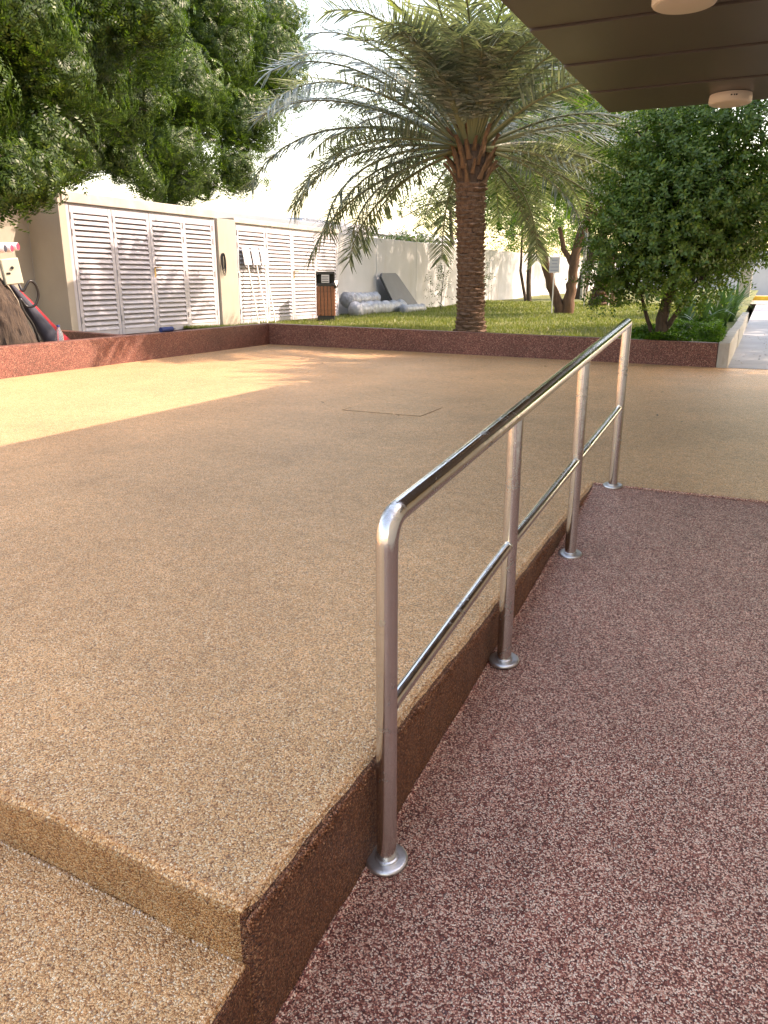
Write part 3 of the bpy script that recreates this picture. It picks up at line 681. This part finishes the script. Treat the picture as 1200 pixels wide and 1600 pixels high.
# ---- round-headed bush tree at the right
TW = [twig_tpl(i, 14, .2, .062, .034) for i in range(4)]
bl = [(-1.3, 11.75, 1.95, .85), (-1.75, 11.65, 1.7, .6), (-.75, 11.75, 1.8, .65), (-1.2, 11.5, 1.45, .6), (-1.3, 11.8, 2.7, .75), (-.65, 11.9, 2.45, .65), (-1.8, 11.85, 2.3, .55), (-1.9, 11.7, 1.25, .4), (-.6, 11.7, 1.55, .42), (-.25, 11.8, 1.95, .5), (-1.3, 12.3, 1.9, .8), (-.9, 12, 3.2, .6), (-.3, 11.9, 2.8, .6), (-1.0, 11.5, 2.2, .6), (-.1, 12.1, 1.75, .42), (-2.1, 11.75, 1.0, .2), (-1.7, 11.5, 2.9, .25), (-.85, 11.3, 1.05, .22)]
tree('bush_tree', 'dense round dark green tree in the planter beside the walkway', (-1.32, 11.95, .25),
     [([(-1.32, 11.95, .2), (-1.3, 11.95, .6), (-1.22, 11.9, 1.1), (-1.2, 11.85, 1.8)], .095, .06), ([(-1.36, 11.95, .22), (-1.5, 11.9, .6), (-1.62, 11.85, .95)], .035, .02), ([(-1.25, 11.95, .45), (-1.05, 11.9, .8), (-.85, 11.85, 1.2)], .04, .02)],
     [(a, b, c_, r_ * 1.08) for a, b, c_, r_ in bl], 5400, TW, m_bush, m_bark, .35, .45, smin=.75, smax=1.15, flat=.95)
# ---- forked tree on the lawn
TL = [twig_tpl(20 + i, 16, .5, .13, .06, .35) for i in range(4)]
tree('forked_tree', 'tree with reddish forked trunk on the lawn behind the palm', (-5.0, 22.1, .15),
     [([(-5.08, 22.1, .1), (-5.2, 22.1, .5), (-5.42, 22.1, .95), (-5.7, 22.05, 1.8), (-6.1, 22, 2.6), (-6.5, 21.9, 3.3)], .165, .08), ([(-4.95, 22.1, .1), (-4.9, 22.1, .6), (-4.86, 22.1, 1.1), (-4.8, 22.1, 1.95), (-4.6, 22.1, 2.7), (-4.45, 22.1, 3.4)], .165, .09),
      ([(-4.85, 22.1, 1.5), (-5.16, 22.1, 1.95), (-5.3, 22.1, 2.5)], .08, .05), ([(-4.6, 22.1, 2.7), (-4.2, 22.1, 2.95), (-3.8, 22.2, 3.1)], .09, .05)],
     [(-6.5, 22, 4.2, 1.2), (-5, 22.5, 4.6, 1.4), (-3.8, 22, 4.1, 1.1), (-5.6, 21.3, 3.8, .9), (-4.4, 23, 5.6, 1.4), (-6.3, 23, 5.6, 1.3), (-7.3, 22, 3.6, .7), (-3, 22.5, 5, 1.2), (-2.6, 22, 3.6, .7), (-6.9, 22.2, 3.0, .5), (-6.5, 25, 5, 1.6), (-5, 26, 6.2, 1.8), (-7.2, 24, 6.8, 1.7), (-5.2, 23.5, 7.4, 1.7), (-6.6, 27.2, 5.2, 1.5), (-4, 25, 4.8, 1.5), (-3.4, 27, 5.6, 1.6), (-7.6, 21.4, 5.0, 1.3), (-5.2, 20.6, 5.4, 1.3), (-7.0, 29, 4.6, 1.3), (-8, 26, 4.4, 1.2), (-6.2, 31, 4.8, 1.4)], 4200, TL, m_tree, m_bark2, .0, .4)
tree('slender_tree', 'slender twin-stemmed tree close to the pale far wall', (-8.98, 33, .2),
     [([(-9.0, 33, .1), (-9.1, 33, 1.4), (-9.05, 33, 2.6), (-9.2, 33, 4)], .11, .06), ([(-9.2, 33.3, .1), (-9.5, 33.2, 1.5), (-9.5, 33.2, 3)], .07, .04)],
     [(-9.3, 33, 3.6, 1.1), (-8.6, 32.6, 4.6, 1.3), (-9.8, 33.5, 5, 1.4), (-9, 33, 6.2, 1.4), (-10.2, 32.6, 3.7, .7), (-8.3, 33, 3.4, .6)], 500, TL, m_tree, m_bark, .0, .35)
tree('leaning_tree', 'leaning double-trunk tree far back by the white wall', (-7.5, 36, .25),
     [([(-7.55, 36, .15), (-7.3, 36, 1.5), (-6.9, 36, 2.7), (-6.4, 36, 4)], .26, .15), ([(-7.45, 36, .5), (-7.35, 36, 1.8), (-7.3, 36, 3.2)], .14, .1)],
     [(-6.4, 36, 4.4, 1.5), (-7.8, 36, 4.2, 1.3), (-5.2, 36, 4.6, 1.5), (-6.3, 36, 6.2, 1.8), (-8.2, 36, 6, 1.5), (-4.6, 35.6, 3.2, .9), (-7.6, 35.6, 2.9, .6)], 650, TL, m_tree, m_bark, .0, .35)
far = [(-14.5, 38, 7.5, 'tall dark tree beyond the wall behind the palm crown', 0), (-12.8, 47, 5.5, 'green tree beyond the pale wall, between palm trunk and forked tree', 1), (-9.5, 52, 6, 'tree at the far end of the lawn behind the forked trunk', 1),
       (-4.2, 50, 6.0, 'broad tree far behind the round bush tree', 0), (-13, 29, 4.2, 'low pale shrub topping the wall left of the palm trunk', 2), (4.8, 36, 5.5, 'tree beyond the right side of the walkway', 0), (-12.5, 34, 10.5, 'tallest tree beyond the wall, its top behind the palm fronds', 0), (-8.2, 44, 10, 'tall tree far behind the slender twin-stemmed tree', 0)]
for fx, fy, fh, lb, kd in far:
    lobs = [(fx + random.uniform(-1, 1) * fh * .3, fy + random.uniform(-1, 1) * fh * .3, fh * random.uniform(.5, .95), fh * random.uniform(.16, .26)) for q in range(9 if fh < 9 else 15)]
    if kd == 2: lobs = [(fx + random.uniform(-.6, .8), fy + random.uniform(-2, 2), random.uniform(1.7, 2.5), .55) for q in range(7)]
    tree('background_tree', lb, (fx, fy, 0), [([(fx, fy, -.2), (fx + .1, fy, fh * .3), (fx - .1, fy, fh * .65)], .04 * fh * .6, .06)], lobs, (420 if fh < 9 else 900) if kd != 2 else 260, TL, [m_fard, m_tree, m_fard][kd], m_bark, .1, .35, 'trees in the background', .9, 1.5)
SHT = [twig_tpl(40 + i, 16, .4, .15, .085, .1) for i in range(4)]
# trees right of the walkway, mostly unseen, placed to shade paving and walkway
tree('shade_tree', 'tall leafy tree right of the walkway, mostly unseen, placed to shade the paving', (3.6, 12.2, 0),
     [([(3.6, 12.2, -.1), (3.5, 12.1, 1.8), (3.4, 12, 3.2)], .2, .14), ([(3.4, 12, 3.2), (2.6, 11.6, 4.4), (2, 11.4, 5)], .12, .06), ([(3.4, 12, 3.2), (4.2, 12.8, 4.6)], .11, .06)],
     [(2.6, 11.4, 4.4, 1.3), (3.6, 12.2, 5.2, 1.5), (2.0, 12.4, 4.9, 1.1), (3.0, 10.4, 4.2, 1.2), (1.4, 11.2, 5.2, 1.0), (4.4, 11.3, 4.5, 1.4), (2.2, 10.2, 5.2, 1.1), (2.4, 13.4, 4.2, 1.1), (3.4, 14.2, 4.6, 1.3), (1.7, 13.2, 5.4, 1.0), (.9, 12.4, 5.6, .9), (1.6, 10.6, 4.4, 1.0), (2.4, 11.6, 6.2, 1.3), (3.6, 10.8, 5.8, 1.3), (1.2, 13.8, 4.6, .9), (2.4, 14.8, 5.2, 1.1)], 3000, SHT, m_bush, m_bark, .2, .3)

for (ax, ay), lb in (((4.6, 18.2), 'unseen leafy tree added to shade the walkway, beyond the nearest one'), ((4.4, 24.5), 'unseen leafy tree added to shade the walkway, farthest of the row')):
    tree('shade_tree', lb, (ax, ay, 0), [([(ax, ay, -.1), (ax - .1, ay, 1.8), (ax - .2, ay - .1, 3.2)], .2, .12)],
         [(ax + dx, ay + dy, z, r_) for dx, dy, z, r_ in ((-1.6, -.8, 4.2, 1.2), (0, 0, 5.0, 1.5), (-1.4, 1.2, 4.6, 1.2), (-.4, -1.8, 4.4, 1.2), (.9, .9, 4.3, 1.3), (-.6, 2.2, 4.4, 1.1), (-.8, 0, 6.2, 1.2), (-.3, 0, 3.6, 1.0))], 1500, SHT, m_bush, m_bark, .2, .3)
# ---- low ground cover around the bush tree
n_ = 15000; hx = rng.uniform(-1.75, -.48, n_); hy = 11.62 + 3.6 * rng.random(n_) ** 1.3
hx = np.where(hy > 12.6, hx * .75 - .28, hx)
hz = .16 + .16 * rng.random(n_) ** .5 + .045 * np.sin(hx * 7 + hy * 3) + .05 * np.sin(hy * 6.3) + .06
P = np.stack([hx, hy, hz], -1); D = np.stack([rng.normal(0, .5, n_), rng.normal(0, .5, n_), np.ones(n_)], -1)
hd_ = scatter('ground_cover', [twig_tpl(60, 5, .05, .042, .026), twig_tpl(61, 5, .05, .042, .026)], P[:7000], D[:7000], m_cover, None)
tag(hd_, 'bright green low ground cover under the round bush tree', 'ground cover', kind='stuff')
# ---- strap-leaved lilies along the kerb
def strap(L, W, bend, seed):
    r_ = np.random.default_rng(seed); vs_ = []; f = []; e = 1.35; p = np.zeros(3); ns = 9
    for i in range(ns + 1):
        t = i / ns; w_ = W * (.6 + .4 * math.sin(math.pi * min(1, t * 1.2 + .15))) * (1 - t ** 4) + .002; vs_ += [(p[0], -w_ / 2, p[2] + w_ * .12), (p[0], 0, p[2]), (p[0], w_ / 2, p[2] + w_ * .12)]
        e -= bend * (.3 + 1.5 * t) / ns; p = p + np.array([math.cos(e), 0, math.sin(e)]) * L / ns
    for i in range(ns):
        for j in range(2): a = i * 3 + j; f.append((a, a + 1, a + 4, a + 3))
    me = bpy.data.meshes.new('leaf'); me.from_pydata(vs_, [], f); me.shade_smooth(); me.materials.append(m_lily); return me
STR = [strap(.95, .085, 1.0, 1), strap(.85, .08, 1.7, 2), strap(1.05, .09, .6, 3), strap(.8, .075, 2.3, 4)]
places = [(-1.35, 15.9, 'nearest the bush trunk'), (-1.0, 15.2, 'left of the leaning strap leaves, just above the ground cover'), (-.78, 16.1, 'in the middle of the row, beside the kerb'), (-.72, 17.6, 'beyond the kerb joint'), (-.95, 18.6, 'half hidden behind the row of lilies'), (-.68, 19.8, 'overhanging the walkway'), (-1.5, 17.4, 'behind the ground cover, left'), (-.7, 21.6, 'second last along the kerb'), (-.75, 23.4, 'farthest along the kerb')]
for x_, y_, wd in places:
    t = empty('strap_lily', (x_, y_, .18), random.uniform(0, 6)); tag(t, 'green strap-leaved lily clump ' + wd, 'plant', 'strap-leaved lilies along the kerb')
    for q in range(15):
        o = link('leaf', STR[random.choice([0, 0, 1, 2, 2, 3])], None, t); o.rotation_euler = (random.uniform(-.1, .1), random.uniform(-.25, .1), q * 2.4 + random.uniform(-.3, .3)); s_ = random.uniform(.75, 1.15); o.scale = (s_, s_, s_); o.location = (random.uniform(-.05, .05), random.uniform(-.05, .05), 0)
# ---- small palm stump and thin plant
sp = empty('palm_stump', (-5.2, 29, .2)); tag(sp, 'dark shaggy stub of a small palm far back on the lawn', 'palm tree')
MB().tube([(0, 0, 0), (0, 0, .6), (.05, 0, 1.4), (.05, 0, 2.0)], [.5, .36, .22, .16], 14, True, .14).obj('trunk', m_pcore, sp, 50)
for i in range(60):
    z = .05 + i * .03; a = i * 2.4; o = link('leaf_base', bms[i % 3], None, sp); r_ = .5 - .34 * min(1, z / 1.5); o.location = (r_ * math.cos(a), r_ * math.sin(a), z); o.rotation_euler = (-.2, 0, a - math.pi / 2); o.scale = (1.6, 1.8, 1.6)
# grass blades
n_ = 90000; gx = rng.uniform(-10.5, -1.2, n_); gy = 12.0 + 20 * rng.random(n_) ** 1.8
gy = gy - 12.0 + lawn_front(gx) + .02
gz_ = lawn_z(gx, gy); h_ = rng.uniform(.025, .075, n_); a = rng.uniform(0, 6.28, n_); w_ = .006 + .0006 * (gy - 12)
b1 = np.stack([gx - w_ * np.cos(a), gy - w_ * np.sin(a), gz_ - .01], -1); b2 = np.stack([gx + w_ * np.cos(a), gy + w_ * np.sin(a), gz_ - .01], -1); tp_ = np.stack([gx + rng.normal(0, .02, n_), gy + rng.normal(0, .02, n_), gz_ + h_], -1)
go = np_mesh('grass', np.stack([b1, b2, tp_], 1).reshape(-1, 3), np.arange(n_ * 3).reshape(-1, 3), m_grass); tag(go, 'short patchy grass of the lawn', 'grass', kind='stuff')
# weeds at wall foot
for wx, wy, lb in ((-9.7, 24.6, 'thin weedy shoot before the wall right of the palm trunk'), (-10.2, 30, 'small weed at the foot of the pale wall')):
    t = empty('weed', (wx, wy, .2)); tag(t, lb, 'plant')
    P, D = lobes_pts([(0, 0, .5, .35), (0, 0, .9, .4), (.1, .1, 1.3, .3)], 45, .2, 1.2, .6); scatter('foliage', [twig_tpl(70, 10, .25, .1, .03)], P, D, m_fard, t)
    MB().tube([(0, 0, 0), (.03, .02, .7), (.1, .05, 1.4)], [.015, .012, .006], 6).obj('stem', m_bark, t)

# ================================================================== SMALL THINGS
# litter bin
bn = empty('litter_bin', (-9.35, 16.35, .2), R(28)); tag(bn, 'square litter bin with brown wooden slats and black top', 'litter bin')
MB().box(-.2, .2, -.2, .2, .0, .12).obj('base', m_black, bn, None, .01); MB().box(-.19, .19, -.19, .19, .121, .80).obj('liner', m_black, bn)
sm2 = MB().box(-.034, .034, -.011, .011, 0, .66).mesh('slat', None, .006)
sm2.materials.append(m_wood)
for s_ in range(4):
    for q in range(5):
        o = link('slat', sm2, None, bn); u = -.164 + q * .082; a = s_ * math.pi / 2
        o.location = (u * math.cos(a) + .204 * math.sin(a), u * math.sin(a) - .204 * math.cos(a), .13); o.rotation_euler = (0, 0, a)
hd = MB(); hd.box(-.215, .215, -.215, .215, 1.06, 1.12); hd.box(-.215, -.195, -.215, .215, .80, 1.0599); hd.box(.195, .215, -.215, .215, .80, 1.0599); hd.box(-.1949, .1949, .195, .215, .80, 1.0599); hd.box(-.1949, .1949, -.214, -.196, .80, .86)
hd.obj('hood', m_black, bn, None, .005)
nt_ = MB().box(-.09, .09, -.2199, -.2165, .87, 1.05).obj('notice', m_sign, bn)
ln = MB(); [ln.box(-.075, .075, -.2215, -.22005, .895 + q * .05, .91 + q * .05) for q in range(3)]; ln.obj('printed_lines', m_ink, nt_)
bgm = MB(); v, f = ico(); bgm.add([(.2 + x * .11, -.12 + y * .12, .82 + z * .12 + .03 * math.sin(9 * x)) for x, y, z in v], [tuple(int(i) for i in q) for q in f]); bgm.obj('bin_bag', m_black, bn)
# planted notice boards
def stake_sign(name, label, loc, rz, tilt, h, w_, bh, lines, group):
    t = empty(name, loc, rz); tag(t, label, 'sign', group); t.rotation_euler = (tilt, 0, rz)
    MB().box(-.016, .016, -.010, .010, -.15, h).obj('stake', m_stake, t, None, .003, 1)
    bd = MB().box(-w_ / 2, w_ / 2, -.022, -.0105, h - bh, h + .02).obj('board', m_sign, t, None, .003, 1)
    pl_ = MB()
    for q in range(lines):
        z = h - bh * (.16 + .68 * q / max(1, lines - 1)); hw = w_ * random.uniform(.25, .4); pl_.box(-hw, hw, -.0245, -.0222, z - bh * .035, z + bh * .035)
    pl_.obj('printed_lines', mat('faded_print', (.28, .3, .36), .7), bd)
for q, (yy_, lb) in enumerate(((14.40, 'leftmost white notice board on a stake leaning on the louvred cabinet'), (14.68, 'middle white notice board on a stake leaning on the louvred cabinet'), (14.96, 'white notice board on a stake leaning on the cabinet, nearest the bin'))):
    stake_sign('notice_board', lb, (-9.93 + .02 * q, yy_ + .02 * q, .2), R(90), R(-10), 1.62, .27, .36, 5, 'notice boards on stakes')
stake_sign('notice_board', 'white notice board on a stake by the forked tree trunk', (-5.25, 21.6, .2), R(12), R(2), 1.5, .27, .38, 4, 'notice boards on stakes')
stake_sign('notice_board', 'white notice board on a stake before the far leaning tree', (-5.69, 28, .25), R(15), R(2), 1.45, .34, .36, 4, 'notice boards on stakes')
tag(MB().tube([(-4.9, 28.2, .1), (-4.86, 28.2, 1.35)], .018, 8).obj('white_stake', m_stake, None, 40), 'bare white stake before the dark palm stub', 'stake')
tag(MB().tube([(-7.29, 35.2, .1), (-7.24, 35.2, 4.5)], .07, 10).obj('pole', m_conc, None, 40), 'grey pole beside the far leaning tree', 'pole')
# plastic sheet rolls and leaning board by the wall
def roll(path, r, label):
    mb = MB(); pts = []; rs = []
    for i in range(25):
        t = i / 24 * (len(path) - 1); k_ = min(int(t), len(path) - 2); pts.append(Vector(path[k_]).lerp(Vector(path[k_ + 1]), t - k_)); rs.append(r * (1 + .2 * math.sin(i * 1.7) + random.uniform(-.1, .1)) * (.7 if i in (0, 24) else 1))
    mb.tube(pts, rs, 22, True, .07); o = mb.obj('plastic_roll', m_plastic, None, 70); tag(o, label, 'plastic sheeting', 'rolled plastic sheeting by the wall'); return o
roll([(-9.75, 18.5, .36), (-9.9, 20.2, .37), (-10.0, 22.2, .34)], .18, 'thick roll of milky plastic sheeting beside the litter bin')
roll([(-10.2, 18.9, .62), (-10.25, 20.8, .6)], .17, 'smaller plastic roll lying behind the thick roll at the wall')
roll([(-9.55, 21.2, .3), (-9.75, 23.2, .28)], .12, 'thin crumpled plastic bundle below the dark leaning board')
bd = MB(); vv = [(-10.42, 21.55, 1.32), (-10.4, 22.45, 1.33), (-10.38, 22.62, 1.25), (-10.05, 23.75, .2), (-10.05, 21.9, .2), (-10.4, 21.45, 1.22)]
bd.add([Vector(p) + Vector((.035, 0, .012)) for p in vv] + [Vector(p) - Vector((.035, 0, .012)) for p in vv], [(0, 1, 2, 3, 4, 5), (11, 10, 9, 8, 7, 6)] + [(i, i + 6, (i + 1) % 6 + 6, (i + 1) % 6) for i in range(6)])
tag(bd.obj('leaning_board', m_board, None, None, .008), 'dark grey board leaning against the pale wall', 'board')
# left: meter box on the trunk, rolls, cable, umbrella, bottle
eb = empty('electric_box', (-8.83, 7.32, 1.08), R(62)); tag(eb, 'beige electric box fixed to the leaning tree trunk', 'electric box')
eb.rotation_euler = (0, R(-6), R(62)); eb.scale = (.85, .85, .88)
MB().box(-.13, .13, -.02, .12, 0, .37).obj('case', m_box, eb, None, .012); MB().box(-.118, .118, -.03, -.0205, .012, .358).obj('lid', m_box, eb, None, .006)
MB().tube([(.01, -.05, .235), (.01, -.03, .235)], .022, 12).obj('knob', m_black, eb, 40); MB().box(-.085, -.03, -.04, -.0305, .15, .175).obj('latch', m_black, eb)
cb = MB().tube(smooth_path([(-8.80, 7.36, 1.08), (-8.74, 7.36, 1.0), (-8.70, 7.44, 1.12), (-8.69, 7.52, 1.08), (-8.70, 7.56, .95), (-8.74, 7.52, .82), (-8.80, 7.44, .8), (-8.84, 7.38, .9), (-8.83, 7.40, .75), (-8.8, 7.5, .55), (-8.82, 7.6, .25)]), .017, 8)
tag(cb.obj('cable', m_black, None, 60), 'black cable looping down below the electric box', 'cable')
for q, (dy, dz, lb) in enumerate(((-.10, 0, 'left one of the wrapped rolls on the electric box'), (.0, 0.005, 'middle one of the wrapped rolls on the electric box'), (.095, .03, 'right one of the wrapped rolls on the electric box'))):
    t = empty('wrapped_roll', (-8.9, 7.30 + dy, 1.52 + dz)); tag(t, lb, 'roll', 'wrapped rolls on the electric box')
    MB().tube([(-.16, -.1, 0), (.1, .02, 0)], .05, 14).obj('wrapper', m_roll, t, 40); MB().tube([(.1, .02, 0), (.106, .023, 0)], .042, 14).obj('end_face', m_pink if q else m_navy, t, 40)
um = empty('folded_umbrella', (-9.2, 8.45, .12)); tag(um, 'folded red and dark slate umbrella leaning on the tree trunk', 'umbrella')
MB().tube([(.0, 0, .0), (-.02, -.3, .34), (-.04, -.62, .74), (-.05, -.72, .88)], [.12, .09, .04, .012], 10, True, .1).obj('red_fabric', m_redc, um, 60)
MB().tube([(.06, -.26, .0), (.03, -.42, .3), (0, -.68, .7), (-.03, -.9, 1.0)], [.13, .11, .06, .02], 10, True, .08).obj('dark_fabric', m_navy, um, 60)
bo = empty('water_bottle', (-8.52, 7.66, .17)); tag(bo, 'clear plastic water bottle beside the tree trunk', 'bottle')
MB().lathe([(.045, 0), (.052, .01), (.052, .24), (.045, .29), (.022, .34), (.02, .36)], 20).obj('body', m_bottle, bo, 40); MB().lathe([(.022, .361), (.022, .385), (.018, .388)], 16).obj('cap', m_blue, bo, 40); MB().lathe([(.0532, .1), (.0535, .11), (.0535, .17), (.0532, .18)], 20).obj('wrapper_band', mat('label_blue', (.2, .3, .5), .4), bo, 40)
br_ = empty('paint_roller', (-8.24, 9.47, .41)); tag(br_, 'blue paint roller resting on the planter wall', 'paint roller')
MB().tube([(0, -.13, 0), (0, .13, 0)], .037, 16).obj('sleeve', m_blue, br_, 40); MB().tube([(0, .13, 0), (0, .2, 0), (-.05, .22, -.01), (-.1, .14, -.02)], .006, 6).obj('handle_wire', m_black, br_, 40)
# fallen leaves
n_ = 90; P = np.concatenate([np.stack([rng.uniform(-.3, .35, 60), rng.uniform(11.7, 19, 60), np.full(60, .014)], -1), np.stack([rng.uniform(-6, .3, 30), rng.uniform(6, 11, 30), np.full(30, .006)], -1)])
D = np.stack([rng.normal(0, .2, n_), rng.normal(0, .2, n_), np.ones(n_)], -1)
fl_ = scatter('fallen_leaves', [np.array([(-.02, 0, 0), (0, .011, .004), (.022, 0, .002), (0, -.011, .003)])], P, D, m_litter, None); tag(fl_, 'dry fallen leaves scattered on the walkway and paving', 'fallen leaves', kind='stuff')
